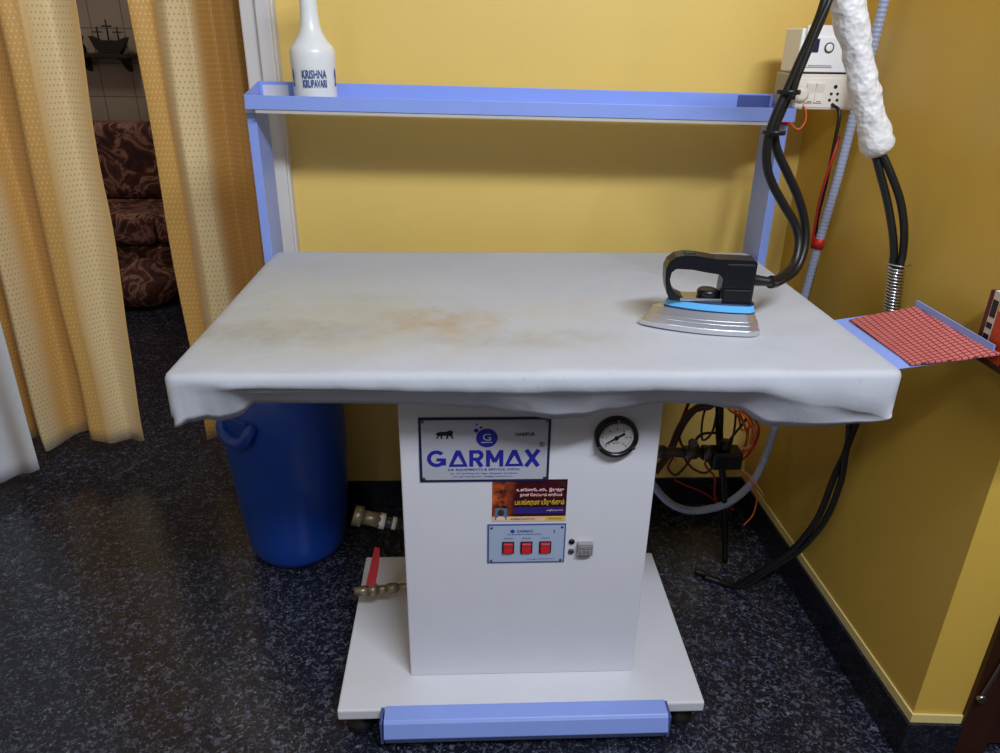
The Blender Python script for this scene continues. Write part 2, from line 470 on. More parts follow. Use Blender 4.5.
rod = MB().tube([(-2.05, 1.2, 2.175), (-.66, 1.2, 2.175)], .012, 12); tag(rod.build('curtain_rod', 'steel'), 'steel curtain rod across the top of the curtained doorway', 'rod')
rod = MB().tube([(-2.05, 1.0, 2.165), (-.66, 1.0, 2.165)], .009, 12); tag(rod.build('curtain_rod', 'steel'), 'thinner steel rod carrying the plain white curtain', 'rod')

# ------------------------------------------------------------------ the room beyond: sofa, wall shelf, toy ship
sofa = thing('sofa', 'brown patterned sofa seen through the gap between the gold curtains', 'sofa', (-2.2, 3.55, 0))
MB().box((-3.2, 3.18, .05), (-1.25, 3.95, .26)).build('sofa_base', 'sofa', sofa, .02)
MB().box((-3.2, 3.66, .26), (-1.25, 3.98, .8)).build('backrest', 'sofa', sofa, .06, 4)
for x0, x1 in ((-3.42, -3.2), (-1.25, -1.03)):
    MB().box((x0, 3.14, .05), (x1, 3.98, .62)).build('armrest', 'sofa', sofa, .06, 4)
for i in range(3):
    a = -3.2+.65*i
    MB().box((a+.005, 3.14, .27), (a+.645, 3.72, .45)).build('seat_cushion', 'sofa', sofa, .045, 4)
    MB().box((a+.01, 3.56, .45), (a+.64, 3.72, .9)).build('back_cushion', 'sofa', sofa, .06, 4)
for x in (-3.3, -1.15):
    for y in (3.22, 3.88): MB().lathe([(.022, 0), (.03, .06)], (x, y, 0), 12).build('leg', 'dark_wood_plain', sofa)
bag = MB()
bag.lathe([(.02, 0), (.15, .02), (.19, .09), (.16, .17), (.06, .23), (.03, .24)], (-1.92, 2.98, 0), 20)
for p in range(len(bag.v)):
    v = bag.v[p]; v += Vector((noise.noise(v*9), noise.noise(v*9+Vector((5, 0, 0))), noise.noise(v*8)*.4))*.025
    v.z = max(v.z, .001)
tag(bag.build('cloth_bundle', 'sofa'), 'dark red patterned cloth bundle on the floor before the far sofa', 'bundle')
ws = thing('wall_shelf', 'small dark wall shelf on the tiled wall beyond the doorway', 'shelf', (-2.36, 4.0, 1.2))
MB().box((-2.56, 3.9, 1.235), (-2.18, 4.098, 1.258)).build('board', 'shade_dark', ws, .004)
for x in (-2.5, -2.25):
    MB().prism([(4.098, 1.235), (3.93, 1.235), (4.0, 1.215), (4.05, 1.17), (4.098, 1.15)], lambda y, z: (x-.012, y, z), lambda y, z: (x+.012, y, z)).build('bracket', 'shade_dark', ws)
sh = thing('toy_ship', 'dark wooden toy ship with masts on the far wall shelf', 'ornament', (-2.31, 3.99, 1.258))
MB().prism([(-.11, .10), (-.085, .035), (-.05, .0), (.06, .0), (.09, .04), (.115, .095), (.06, .075), (-.05, .075)], lambda x, z: (-2.31+x, 3.965, 1.258+z), lambda x, z: (-2.31+x, 4.02, 1.258+z)).build('hull', 'shade_dark', sh, .004)
for x, h in ((-.06, .15), (0, .19), (.06, .15)):
    MB().tube([(-2.31+x, 3.992, 1.33), (-2.31+x, 3.992, 1.258+h)], .005, 8).box((-2.31+x-.03, 3.99, 1.258+h*.78), (-2.31+x+.03, 3.995, 1.258+h*.83)).build('mast', 'shade_dark', sh)
fig = MB().lathe([(.03, 0), (.034, .03), (.02, .06), (.03, .09), (.016, .115), (.002, .12)], (-2.49, 3.99, 1.258), 14)
tag(fig.build('figurine', 'shade_dark'), 'small dark figurine at the left end of the far wall shelf', 'ornament')

# ------------------------------------------------------------------ the ironing table
H = .90
tab = thing('ironing_table', 'white vacuum ironing table with blue shelf frame, cabinet base and blue foot pedal', 'ironing table', (0, .3, 0))
# base plate and feet
bp = MB().box((-.407, .0468, .057), (.3935, .566, .085)).build('base_plate', 'white_paint', tab, .004)
for x in (-.365, .352):
    for y in (.085, .53):
        MB().lathe([(.026, 0), (.03, .004), (.03, .022), (.016, .03), (.012, .058)], (x, y, 0), 20).build('foot', 'black_rubber', bp)
# foot pedal: a bent blue bar on two arms
prof = [(.05, .094), (.012, .094), (.006, .088), (-.004, .056), (.02, .016), (.026, .018), (.004, .056), (.012, .086), (.05, .088)]
ped = MB().prism(prof, lambda y, z: (-.303, y, z), lambda y, z: (.302, y, z))
po = ped.build('foot_pedal', 'blue_paint', tab, .0015)
for x in (-.312, .303):
    MB().box((x, .006, .03), (x+.006, .05, .09)).build('pedal_bracket', 'panel_rim', po, .001)
# cabinet
CY = .139
cab = MB().box((-.255, CY, .085), (.2515, .56, .846)).build('cabinet', 'white_paint', tab, .003)
front = lambda cx, cz, d=0: (lambda x, y, z: (cx+x, CY-d-z, cz+y))
# nameplate
pw, ph = .254, .143; pcx, pcz = -.0905, .676
np_ = MB()
np_.box((pcx-pw/2, CY-.003, pcz-ph/2), (pcx+pw/2, CY-.0005, pcz+ph/2), 1)
np_.box((pcx-pw/2+.005, CY-.0036, pcz-ph/2+.005), (pcx+pw/2-.005, CY-.003, pcz+ph/2-.005), 0)
D = .0036
for sx in (-1, 1):
    for sz_ in (-1, 1): np_.lathe([(.0035, 0), (.003, -.002)], (pcx+sx*.119, CY-D+.0003, pcz+sz_*.0635), 12, 3, axis='y')
# GARMAX in heavy strokes, the A's as triangles with a light triangle inside, as in the logo
q = lambda pts, d, mi: np_.prism(pts, lambda x, z: (pcx+x, CY-D, pcz+z), lambda x, z: (pcx+x, CY-D-d, pcz+z), mi)
zb, zt, sw_ = -.0365, .0005, .0078
lay = [.0003]
def nd_():
    lay[0] += .00004; return lay[0]
def bar(x0, z0, x1, z1, w=sw_, mi=2):
    d = nd_()
    v = Vector((x1-x0, z1-z0)).normalized()*w/2
    q([(x0-v.y, z0+v.x), (x0+v.y, z0-v.x), (x1+v.y, z1-v.x), (x1-v.y, z1+v.x)], d, mi)
def arcs(cx, cz, rx, rz, a0, a1, w=sw_, n=22, mi=2):
    d = nd_()
    A_ = [math.radians(lerp(a0, a1, i/n)) for i in range(n+1)]
    for p, r_ in zip(A_, A_[1:]):
        q([(cx+rx*math.cos(p), cz+rz*math.sin(p)), (cx+(rx-w)*math.cos(p), cz+(rz-w)*math.sin(p)), (cx+(rx-w)*math.cos(r_), cz+(rz-w)*math.sin(r_)), (cx+rx*math.cos(r_), cz+rz*math.sin(r_))], d, mi)
arcs(-.0938, (zb+zt)/2, .0185, .0188, 42, 345); bar(-.094, -.0205, -.0754, -.0205, .0068); bar(-.0792, -.0205, -.0792, -.033)
bar(-.0262, zb, -.0262, zt); bar(-.0262, zt-.0036, -.014, zt-.0036, .0072); bar(-.0262, -.0195, -.014, -.0195, .0066); arcs(-.0135, -.0109, .0112, .0119, -92, 92); bar(-.0155, -.0205, -.0058, zb)
bar(.0065, zb, .0065, zt); bar(.0325, zb, .0325, zt); bar(.0068, zt-.001, .0195, -.026, .0075); bar(.0322, zt-.001, .0195, -.026, .0075)
bar(.081, zb, .105, zt, .0082); bar(.081, zt, .105, zb, .0082)
for ax in (-.0517, .0577):
    q([(ax-.019, zb), (ax+.019, zb), (ax+.0045, zt), (ax-.0045, zt)], .0004, 2)
    q([(ax-.0095, zb+.006), (ax+.0095, zb+.006), (ax, zb+.025)], .0006, 0)
def disc(cx, cz, r, d, mi, n=28):
    q([(cx+r*math.cos(2*PI*i/n), cz+r*math.sin(2*PI*i/n)) for i in range(n)], d, mi)
disc(.004, .0275, .0208, .0004, 2); disc(-.0165, .044, .0045, .0004, 2); disc(-.0075, .0505, .0028, .0004, 2); disc(-.0155, .057, .002, .0004, 2)
np_.text('G', .024, front(pcx+.004, pcz+.0295, D+.0004), 0, off=.0002, width=.016, height=.0155)
np_.box((pcx-.007, CY-D-.0008, pcz+.017), (pcx+.015, CY-D, pcz+.0188), 0)
np_.text('S.B. EQUIPMENTS & SERVICE, INDIA.', .009, front(pcx-.001, pcz-.0437, D), 2, off=.0001, width=.142, height=.0055)
np_.text('No. 107, 2nd Street, S.R. Nagar, Ganapathy, Coimbatore', .006, front(pcx-.001, pcz-.0525, D), 2, width=.132, height=.0042)
np_.text('www.garmaxindia.com  info@garmaxindia.com', .006, front(pcx-.004, pcz-.0595, D), 2, width=.118, height=.0038)
np_.text('HARIPUR', .008, front(pcx+.078, pcz+.035, D), 4, off=.0003, width=.038, height=.0075)
np_.text('®', .012, front(pcx+.111, pcz+.0125, D), 4, width=.0105, height=.0105)
lion = [(-.021, .001), (-.018, .005), (-.012, .0075), (-.002, .0075), (.006, .0085), (.012, .011), (.018, .0085), (.019, .004), (.0165, .0025), (.017, -.002), (.0195, -.007), (.016, -.0075),
        (.0125, -.002), (.008, -.001), (.0065, -.0075), (.0025, -.0075), (.004, -.001), (-.005, -.0005), (-.006, -.0075), (-.0095, -.0075), (-.0095, -.001), (-.0135, -.002), (-.0165, -.0075), (-.0195, -.007), (-.016, .001), (-.0195, .0005)]
np_.prism(lion, lambda x, z: (pcx-.0767+x*.86, CY-D, pcz+.034+z), lambda x, z: (pcx-.0767+x*.86, CY-D-.0004, pcz+.034+z), 4)
np_.build('nameplate', ['plate_grey', 'plate_rim', 'ink_blue', 'steel', 'ink_black'], cab)['label'] = 'grey nameplate with dark rim and blue GARMAX lettering'
# sticker
sx0, sx1, sz0, sz1 = -.075, .0755, .506, .606
st = MB(); SD = .0008; scx = 0.0
st.box((sx0, CY-SD, sz0), (sx1, CY-.0002, sz1), 0)
e = lambda a, b, mi, d=.0003: st.box((a[0], CY-SD-d, a[1]), (b[0], CY-SD+.0001, b[1]), mi)
e((sx0, sz0), (sx1, sz0+.012), 1); e((.035, sz0+.002), (sx1-.002, sz0+.011), 2, .0005)
e((-.03, sz0+.019), (.072, sz0+.034), 4); e((.058, sz1-.016), (.072, sz1-.006), 5)
e((-.069, sz0+.004), (-.045, sz0+.032), 6, .0005)
pm = lambda pts, mi: st.prism(pts, lambda x, z: (x, CY-SD-.0005, z), lambda x, z: (x, CY-SD-.0008, z), mi)
pm([(-.057+.0065*math.cos(a*PI/8), sz0+.0215+.0085*math.sin(a*PI/8)) for a in range(16)], 7)
pm([(-.067, sz0+.0045), (-.047, sz0+.0045), (-.049, sz0+.010), (-.054, sz0+.0135), (-.06, sz0+.0135), (-.065, sz0+.010)], 3)
tf = lambda cx, cz: (lambda x, y, z: (cx+x, CY-SD-.0003-z, cz+y))
st.text('உன்ேனாேட கூட  இருந்து', .012, tf(.0215, sz1-.0245), 3, off=.00025, width=.095, height=.0095)
st.text('நான் ெசய்யும் காரியம்', .012, tf(.0235, sz1-.0365), 3, off=.0002, width=.085, height=.0095)
st.text('பயங்கரமா யிருக்கும்', .018, tf(.021, sz1-.054), 2, off=.0003, width=.1, height=.0165)
st.text('யாத்திராகமம் 34:10', .006, tf(.052, sz0+.0265), 3, width=.034, height=.0045)
st.text('கர்த்தர் நல்லவர்', .006, tf(-.012, sz0+.006), 5, width=.05, height=.005)
st.text('EXODUS', .006, tf(.054, sz0+.0065), 7, width=.024, height=.0034)
st.build('sticker', ['sticker', 'sticker_cream', 'sticker_yellow', 'sticker_pink', 'sticker_navy', 'shade_dark', 'portrait_teal', 'skin_brown'], cab, origin=(0, CY, sz0))['label'] = 'dark red Tamil verse sticker with yellow lettering'
# control panel with three red rocker switches
cp = MB(); a0, a1, b0, b1 = -.0835, .0775, .403, .5
cp.box((a0, CY-.003, b0), (a1, CY-.0005, b1), 1); cp.box((a0+.003, CY-.0036, b0+.003), (a1-.003, CY-.003, b1-.003), 0)
for x in (a0+.008, a1-.008):
    for z in (b0+.007, b1-.007): cp.lathe([(.003, 0), (.0025, -.0018)], (x, CY-.0034, z), 10, 2, axis='y')
ccx = (a0+a1)/2
cp.text('GARMAX', .012, front(ccx-.004, b1-.0165, D), 3, off=.0001, width=.034, height=.0062)
cp.lathe([(.0045, 0), (.0045, -.0005)], (ccx-.0295, CY-.0036, b1-.0165), 16, 3, axis='y')
cp.text('S.B. EQUIPMENTS & SERVICE, INDIA.', .006, front(ccx-.004, b1-.0245, D), 3, width=.07, height=.0032)
cp.text('1', .012, front(a1-.024, b1-.018, D), 3, width=.002, height=.009)
for x, t in zip((-.041, -.003, .036), ('STEAM', 'BOILER', 'VACUUM')): cp.text(t, .006, front(x, .4655, D), 3, width=.018, height=.003)
cp.text('www.garmaxindia.com', .006, front(ccx+.03, b0+.009, D), 3, width=.06, height=.0032)
cpo = cp.build('control_panel', ['panel_blue', 'panel_rim', 'steel', 'ink_navy'], cab)
for x in (-.041, -.003, .036):
    sw = MB().box((x-.0125, CY-.0062, .4285), (x+.0125, CY-.003, .4575), 1)
    sw.prism([(CY-.0055, .431), (CY-.0105, .4325), (CY-.0072, .443), (CY-.0105, .4545), (CY-.0055, .456)], lambda y, z: (x-.0095, y, z), lambda y, z: (x+.0095, y, z), 0)
    sw.build('rocker_switch', ['red_switch', 'black_plastic'], cpo, .0008)
# indicator plugs and small steel latch
for z, m in ((.4535, 'black_plastic'), (.4285, 'dull_metal')):
    MB().lathe([(.0062, 0), (.0062, -.003), (.004, -.0045)], (.0915, CY, z), 16, axis='y').build('indicator_knob', m, cab)
lt = MB().box((.1035, CY-.012, .424), (.135, CY, .4535)).box((.107, CY-.0135, .443), (.131, CY-.012, .4495))
lt.box((.1085, CY-.015, .428), (.113, CY-.012, .4405)).box((.117, CY-.015, .428), (.1205, CY-.012, .4405)).box((.125, CY-.015, .428), (.129, CY-.012, .4405)).box((.108, CY-.008, .416), (.126, CY, .424))
lt.build('latch', 'latch_grey', cab, .0008)
# pressure gauge
gx, gz = .1635, .706
g = MB().lathe([(.0425, 0), (.0425, -.014), (.0405, -.018), (.0345, -.018), (.033, -.011)], (gx, CY, gz), 48, axis='y', capb=False, capt=False)
for a in (PI/2, PI*7/6, PI*11/6): g.lathe([(.0035, 0), (.003, -.002)], (gx+.039*math.cos(a), CY-.0178, gz+.039*math.sin(a)), 12, 1, axis='y')
go = g.build('pressure_gauge', ['black_plastic', 'steel'], cab)
di = MB().lathe([(.034, -.0095), (.0335, -.0105)], (gx, CY, gz), 40, axis='y')
gp = lambda r, a: (gx+r*math.cos(a), CY-.0106, gz+r*math.sin(a))
for i in range(25):
    a = math.radians(225-270*i/24); r0 = .0245 if i % 4 == 0 else .027
    n_ = Vector((-math.sin(a), 0, math.cos(a)))*(.0005 if i % 4 else .0008)
    p0, p1 = Vector(gp(r0, a)), Vector(gp(.0305, a))
    di.add([p0-n_, p1-n_, p1+n_, p0+n_], [(0, 1, 2, 3)], 1)
for i, t in enumerate(('0', '2', '4', '6', '8', '10', '12')):
    a = math.radians(225-270*i/6)
    di.text(t, .007, (lambda px, pz: (lambda x, y, z: (px+x, CY-.0106-z, pz+y)))(gx+.0195*math.cos(a), gz+.0195*math.sin(a)), 1, ext=.0002, height=.0048)
di.text('kg/cm²', .006, (lambda x, y, z: (gx+x, CY-.0106-z, gz-.012+y)), 1, ext=.0002, width=.015)
di.build('dial', ['dial_white', 'ink_black'], go)
nd = MB(); a = math.radians(212); u_ = Vector((math.cos(a), 0, math.sin(a))); w_ = Vector((-math.sin(a), 0, math.cos(a))); g0 = Vector((gx, CY-.0125, gz))
nd.prism([(-.018, -.0022), (-.018, .0022), (.024, .0008), (.024, -.0008)], lambda p, q: g0+u_*p+w_*q, lambda p, q: g0+u_*p+w_*q+Vector((0, -.0008, 0)))
nd.lathe([(.004, .001), (.004, -.002)], (gx, CY-.0125, gz), 16, axis='y').build('needle', 'ink_black', go)
# drain valve with red lever on the cabinet's left side
dv = MB().tube([(-.256, .36, .156), (-.30, .355, .155)], .009, 14).tube([(-.30, .355, .155), (-.325, .353, .1545)], .0125, 6).tube([(-.325, .353, .1545), (-.35, .351, .153)], .010, 14)
dv.tube([(-.35, .351, .153), (-.37, .35, .152)], .0155, 16).tube([(-.37, .35, .152), (-.405, .35, .149)], .0125, 6).tube([(-.36, .35, .155), (-.361, .345, .178)], .005, 10)
dvo = dv.build('drain_valve', 'brass', cab)
MB().prism([(-.375, .176), (-.352, .176), (-.34, .235), (-.335, .285), (-.347, .29), (-.36, .24)], lambda x, z: (x, .338, z), lambda x, z: (x, .344, z)).build('valve_lever', 'red_paint', dvo, .002)['label'] = 'red valve lever'
# inlet coupling further back
ic = MB().tube([(-.256, .48, .234), (-.302, .5, .241)], .012, 12).tube([(-.302, .5, .241), (-.35, .5, .252)], .014, 12).tube([(-.312, .5, .243), (-.322, .5, .2455)], .017, 12, 1).tube([(-.34, .5, .250), (-.355, .5, .2535)], .021, 6, 1)
ic.tube([(-.352, .5, .253), (-.40, .5, .266)], .019, 14, 2).tube([(-.398, .5, .265), (-.42, .5, .272)], .027, 8, 2)
ic.build('inlet_coupling', ['dull_metal', 'white_plastic', 'brass'], cab)
# pipe, solenoid valve and gauge block at the back right of the cabinet
pv = MB().tube([(.25, .545, .43), (.511, .55, .418)], .0135, 14).tube([(.36, .55, .424), (.39, .55, .423)], .018, 8).tube([(.44, .55, .421), (.475, .55, .42)], .0185, 6).tube([(.49, .55, .419), (.512, .55, .418)], .0215, 6)
pv.tube([(.46, .55, .42), (.46, .55, .455)], .009, 10).tube([(.46, .55, .45), (.46, .535, .455)], .012, 6)
pvo = pv.build('steam_pipe', 'dull_metal', cab)
MB().box((.513, .525, .378), (.593, .58, .428)).lathe([(.016, 0), (.016, .028)], (.548, .55, .428), 16).build('solenoid_valve', 'black_plastic', pvo, .006)
# table top panel and the steel underframe that carries it
MB().box((-.602, .008, .862), (.602, .752, .893)).build('tabletop', 'plate_grey', tab, .008)
MB().box((-.38, .1, .846), (.38, .66, .862)).build('under_frame', 'dull_metal', tab, .003)
# posts and shelf
for s in (-1, 1):
    p = MB(); z0, tz = .84, 1.262-.008*s
    w0 = .604 if s < 0 else .617
    p.prism([(w0, .82), (w0, .703), (w0+.021, .703), (w0+.021, .707), (w0+.004, .707), (w0+.004, .82)], lambda x, y: (s*x, y, z0), lambda x, y: (s*x, y, tz))
    po_ = p.build('shelf_post', 'blue_paint', tab, .001)
    MB().box((min(s*(w0-.001), s*(w0+.022)), .699, tz-.032), (max(s*(w0-.001), s*(w0+.022)), .706, tz-.012)).build('post_tape', 'frame_white' if s < 0 else 'red_tape', po_)['label'] = 'white tape at the top of the post' if s < 0 else 'red tape at the top of the post'
def sz(x): return -.0131*x                  # the shelf drops a little to the right
sh_ = MB(); y0, y1 = .665, .80
pr = [(y1, 1.292), (y1-.003, 1.292), (y1-.003, 1.258), (y0+.003, 1.258), (y0+.003, 1.271), (y0, 1.271), (y0, 1.241), (y0+.02, 1.241), (y0+.02, 1.244), (y0+.003, 1.244), (y0+.003, 1.255), (y1, 1.255)]
sh_.prism(pr, lambda y, z: (-.612, y, z+sz(-.612)), lambda y, z: (.632, y, z+sz(.632)))
for e0, e1 in ((-.615, -.612), (.632, .635)): sh_.prism([(y0, 1.271), (y1, 1.292), (y1, 1.245), (y0, 1.241)], lambda y, z: (e0, y, z+sz(e0)), lambda y, z: (e1, y, z+sz(e0)))
sho = sh_.build('shelf', 'blue_paint', tab, .0008)
bl = MB().prism([(y0+.003, 1.241), (y0+.003, 1.2325), (y0+.045, 1.2325), (y0+.045, 1.255), (y0+.0205, 1.255), (y0+.0205, 1.241)], lambda y, z: (-.595, y, z+sz(-.6)), lambda y, z: (.595, y, z+sz(.6)))
bl.build('shelf_batten', 'batten_grey', sho, .001)['label'] = 'greyish white batten under the shelf'
MB().box((-.605, y1-.0042, 1.268), (-.545, y1-.003, 1.292)).build('tape_piece', 'frame_white', sho)
MB().box((.54, y1-.0042, 1.254), (.62, y1-.003, 1.281)).build('tape_piece', 'panel_rim', sho)
# side tray for the iron
ty = MB()
trq = [(.614, .026, .893), (.757, .0, .929), (.737, .206, .937), (.614, .258, .893)]
th_ = .0024
def quadplate(mb, q4, t):
    V = [Vector(p) for p in q4]+[Vector(p)+Vector((0, 0, t)) for p in q4]
    mb.add(V, [(3, 2, 1, 0), (4, 5, 6, 7), (0, 1, 5, 4), (1, 2, 6, 5), (2, 3, 7, 6), (3, 0, 4, 7)])
quadplate(ty, trq, th_)
quadplate(ty, [(.757, .0, .929), (.7595, .0, .9285), (.7405, .2085, .9365), (.737, .206, .937)], .021)
quadplate(ty, [(.614, .258, .880), (.737, .206, .922), (.7375, .2085, .922), (.6145, .2605, .880)], .0175)
ty.prism([(.616, .026), (.616, .258), (.613, .258), (.613, .026)], lambda x, y: (x, y, .862), lambda x, y: (x, y, .8954))
ty.build('side_tray', 'blue_paint', tab, .0006)
rm = MB(); nx, ny = 14, 14
A, B, Cc, Dd = Vector((.637, .020, .9035)), Vector((.7635, -.0128, .9363)), Vector((.7350, .2040, .9425)), Vector((.632, .240, .9035))
V = []
for lay in (0, .003):
    for j in range(ny+1):
        for i in range(nx+1):
            u, v = i/nx, j/ny; p = (A*(1-u)+B*u)*(1-v)+(Dd*(1-u)+Cc*u)*v
            V.append((p.x, p.y, p.z+lay+.0006*math.sin(9*u+5*v)))
W = nx+1; N = W*(ny+1)
F = [(N+j*W+i, N+j*W+i+1, N+(j+1)*W+i+1, N+(j+1)*W+i) for j in range(ny) for i in range(nx)] + [(j*W+i, (j+1)*W+i, (j+1)*W+i+1, j*W+i+1) for j in range(ny) for i in range(nx)]
edge = [i for i in range(W)] + [j*W+nx for j in range(1, ny+1)] + [ny*W+i for i in range(nx-1, -1, -1)] + [j*W for j in range(ny-1, 0, -1)]
F += [(a, b, N+b, N+a) for a, b in zip(edge, edge[1:]+edge[:1])]
rm.add(V, F, 0, False)
rmo = rm.build('iron_rest_mat', 'red_mat', origin=(.7, .12, .905)); tag(rmo, 'red gridded silicone mat lying in the blue side tray', 'mat')

# ------------------------------------------------------------------ the cloth cover
HW, DP, RC = .612, .762, .022
per = []
def arc(cx, cy, a0, n=7):
    for i in range(n+1):
        a = a0+PI/2*i/n; per.append((cx+RC*math.cos(a), cy+RC*math.sin(a), math.cos(a), math.sin(a)))
NX, NY = 130, 60
for i in range(NX): per.append((lerp(-HW+RC, HW-RC, i/NX), 0, 0, -1))
arc(HW-RC, RC, -PI/2)
for i in range(1, NY): per.append((HW, lerp(RC, DP-RC, i/NY), 1, 0))
arc(HW-RC, DP-RC, 0)
for i in range(1, NX): per.append((lerp(HW-RC, -HW+RC, i/NX), DP, 0, 1))
arc(-HW+RC, DP-RC, PI/2)
for i in range(1, NY): per.append((-HW, lerp(DP-RC, RC, i/NY), -1, 0))
arc(-HW+RC, RC, PI)
per.pop()
per = [(x*(1+.016*(1-y/DP)), y, a, b) for x, y, a, b in per]
hem_t = [(-.618, .801), (-.587, .812), (-.569, .81), (-.539, .801), (-.516, .807), (-.487, .830), (-.41, .828), (-.24, .826), (-.1, .817), (-.031, .803), (.031, .793), (.075, .796), (.128, .808), (.222, .825), (.286, .822), (.35, .812), (.415, .782), (.5, .785), (.565, .798), (.618, .809)]
in_t = [(-.618, .0), (-.587, .006), (-.56, .022), (-.53, .035), (-.5, .042), (.35, .042), (.42, .032), (.5, .02), (.56, .01), (.618, 0)]
cr_t = [(-.618, .83), (-.6, .87), (-.56, .879), (-.48, .877), (-.07, .868), (.167, .869), (.37, .865), (.5, .84), (.56, .826), (.618, .812)]
def prof_at(x, y, nx_, ny_):
    if ny_ < -.5:
        h, i_, c = seg(hem_t, x), seg(in_t, x), seg(cr_t, x)
        return h, i_, max(c, h+.004)
    t = y/DP; s = 1 if x > 0 else -1
    h = lerp(.806, .826, min(1, t*5))+.006*math.sin(17*y+s)+.004*math.sin(41*x)
    return h, lerp(.002, .035, min(1, t*4)), lerp(.816, .868, min(1, t*4))
cl = MB(); V = []; np0 = len(per)
ctr = Vector((0, DP/2))
ks = [0, .12, .25, .38, .5, .6, .7, .78, .85, .9, .94, .965]
def topz(x, y):
    v = Vector((x*3, y*3, 0))
    return H+.0016*noise.noise(v*2)+.0009*noise.noise(v*6)+.0012*noise.noise(Vector((x*2, y*14, 3)))
rows = []
for k in ks[1:]:
    r = []
    for (x, y, nx_, ny_) in per:
        q = ctr+(Vector((x, y))-ctr)*k; r.append(Vector((q.x, q.y, topz(q.x, q.y))))
    rows.append(r)
def ring(fn): rows.append([fn(*p) for p in per])
ring(lambda x, y, a, b: Vector((x-a*.009, y-b*.009, H-.0008)))
ring(lambda x, y, a, b: Vector((x-a*.003, y-b*.003, H-.0045)))
ring(lambda x, y, a, b: Vector((x, y, H-.011)))
wob = lambda x, y: .0035*noise.noise(Vector((x*13, y*13, 1)))+.0012*noise.noise(Vector((x*40, y*40, 2)))
def low(f):
    def g(x, y, a, b):
        h, i_, c = prof_at(x, y, a, b); w = wob(x, y)
        if f <= 1: z = lerp(H-.011, c, f); d = -w*f
        else:
            t = f-1; z = lerp(c, h, t); d = i_*(t**.75)-w*(1-.3*t)+.006*math.sin(37*x+3*y)*t*(1-t)*2
        return Vector((x-a*d, y-b*d, z))
    return g
for f in (.5, 1, 1.12, 1.3, 1.55, 1.8, 2): ring(low(f))
def lip(x, y, a, b):
    h, i_, c = prof_at(x, y, a, b); p = low(2)(x, y, a, b); return p+Vector((-a*.004, -b*.004, .004))
ring(lip)
def lip2(x, y, a, b):
    p = lip(x, y, a, b); return p+Vector((-a*.004, -b*.004, .018))
ring(lip2)
V = [Vector((0, DP/2, topz(0, DP/2)))]
for r in rows: V += r
F = [(0, 1+i, 1+(i+1) % np0) for i in range(np0)]
MIs = []
cl.add(V, F, 0, True)
for k in range(len(rows)-1):
    o = 1+k*np0
    for i in range(np0):
        cl.f.append([o+i, o+np0+i, o+np0+(i+1) % np0, o+(i+1) % np0]); cl.sm.append(True); cl.mi.append(1 if k >= len(rows)-3 else 0)
co = cl.build('table_cover', ['cloth', 'cloth_lining'], origin=(0, .38, .90))
tag(co, 'white cotton cover with yellowish stains stretched over the ironing table top', 'cloth cover')

# ------------------------------------------------------------------ the steam iron
IR = Matrix.Translation((.210, .231, .9032)) @ Matrix.Rotation(math.radians(-5.5), 4, 'Z')
iron = thing('steam_iron', 'black handled chrome steam iron standing flat on the white cover', 'iron', (.32, .228, .9035))
LN = .222
def sole(k, n=26):
    """half outline of the sole; k scales the width"""
    up = []
    for i in range(n+1):
        t = i/n; w = .056*(math.sin(min(1, t/.86)*PI/2))**.72
        if t > .9: w *= 1-.25*((t-.9)/.1)**2
        up.append((t*LN, w*k))
    return up
def slab(mb, x0, x1, k, z0, z1, mi=0, k2=None, inset=0):
    up = [(lerp(x0, x1, x/LN), w*k) for x, w in sole(1)]
    up2 = [(lerp(x0+inset, x1-inset, x/LN), w*(k2 or k)) for x, w in sole(1)]
    o1 = [(x, -w) for x, w in up] + [(x, w) for x, w in reversed(up[1:])]
    o2 = [(x, -w) for x, w in up2] + [(x, w) for x, w in reversed(up2[1:])]
    n = len(o1); V = [(x, y, z0) for x, y in o1]+[(x, y, z1) for x, y in o2]
    mb.add(V, [tuple(range(n-1, -1, -1)), tuple(range(n, 2*n))], mi, False, IR)
    mb.add(V, [(i, (i+1) % n, n+(i+1) % n, n+i) for i in range(n)], mi, True, IR)
m = MB(); slab(m, 0, LN, 1, 0, .009, 0, .99, .001); slab(m, .006, LN-.002, .93, .009, .018, 0, .9, .003)
m.build('soleplate', 'iron_chrome', iron, .0012)
m = MB(); slab(m, .012, LN-.004, .87, .018, .024, 0, .85, .002); slab(m, .016, LN-.007, .82, .024, .038, 0, .73, .006)
m.build('heating_body', 'iron_chrome', iron, .002)
m = MB(); slab(m, .044, LN-.012, .73, .038, .0405, 1, .73); slab(m, .044, LN-.012, .72, .0405, .0515, 0, .66, .004); slab(m, .05, LN-.014, .6, .0515, .054, 1, .58)
m.build('heat_shield', ['sky_blue_plastic', 'navy_plastic'], iron, .001)['label'] = 'light blue heat shield'
m = MB().box((.07, -.02, .054), (.15, .02, .060), 0, IR); m.build('steam_plate', 'chrome', iron, .001)
hp = [(.056, .054), (.084, .054), (.082, .060), (.068, .066), (.057, .079), (.0525, .095), (.0545, .108), (.062, .1155), (.092, .1145), (.122, .1095), (.142, .107), (.150, .099), (.149, .080), (.149, .054),
      (.209, .054), (.209, .130), (.206, .1345), (.178, .1355), (.132, .136), (.098, .141), (.078, .142), (.060, .138), (.048, .128), (.043, .114), (.044, .092), (.048, .073)]
hp = [(x-.005, z) for x, z in hp]
m = MB().prism(hp, lambda x, z: (x, -.0185, z), lambda x, z: (x, .0185, z), 0, False, IR)
m.box((.148, -.0245, .054), (.202, .0245, .080), 0, IR).box((.149, -.021, .080), (.202, .021, .128), 0, IR)
m.build('handle', 'black_plastic', iron, .005, 3)
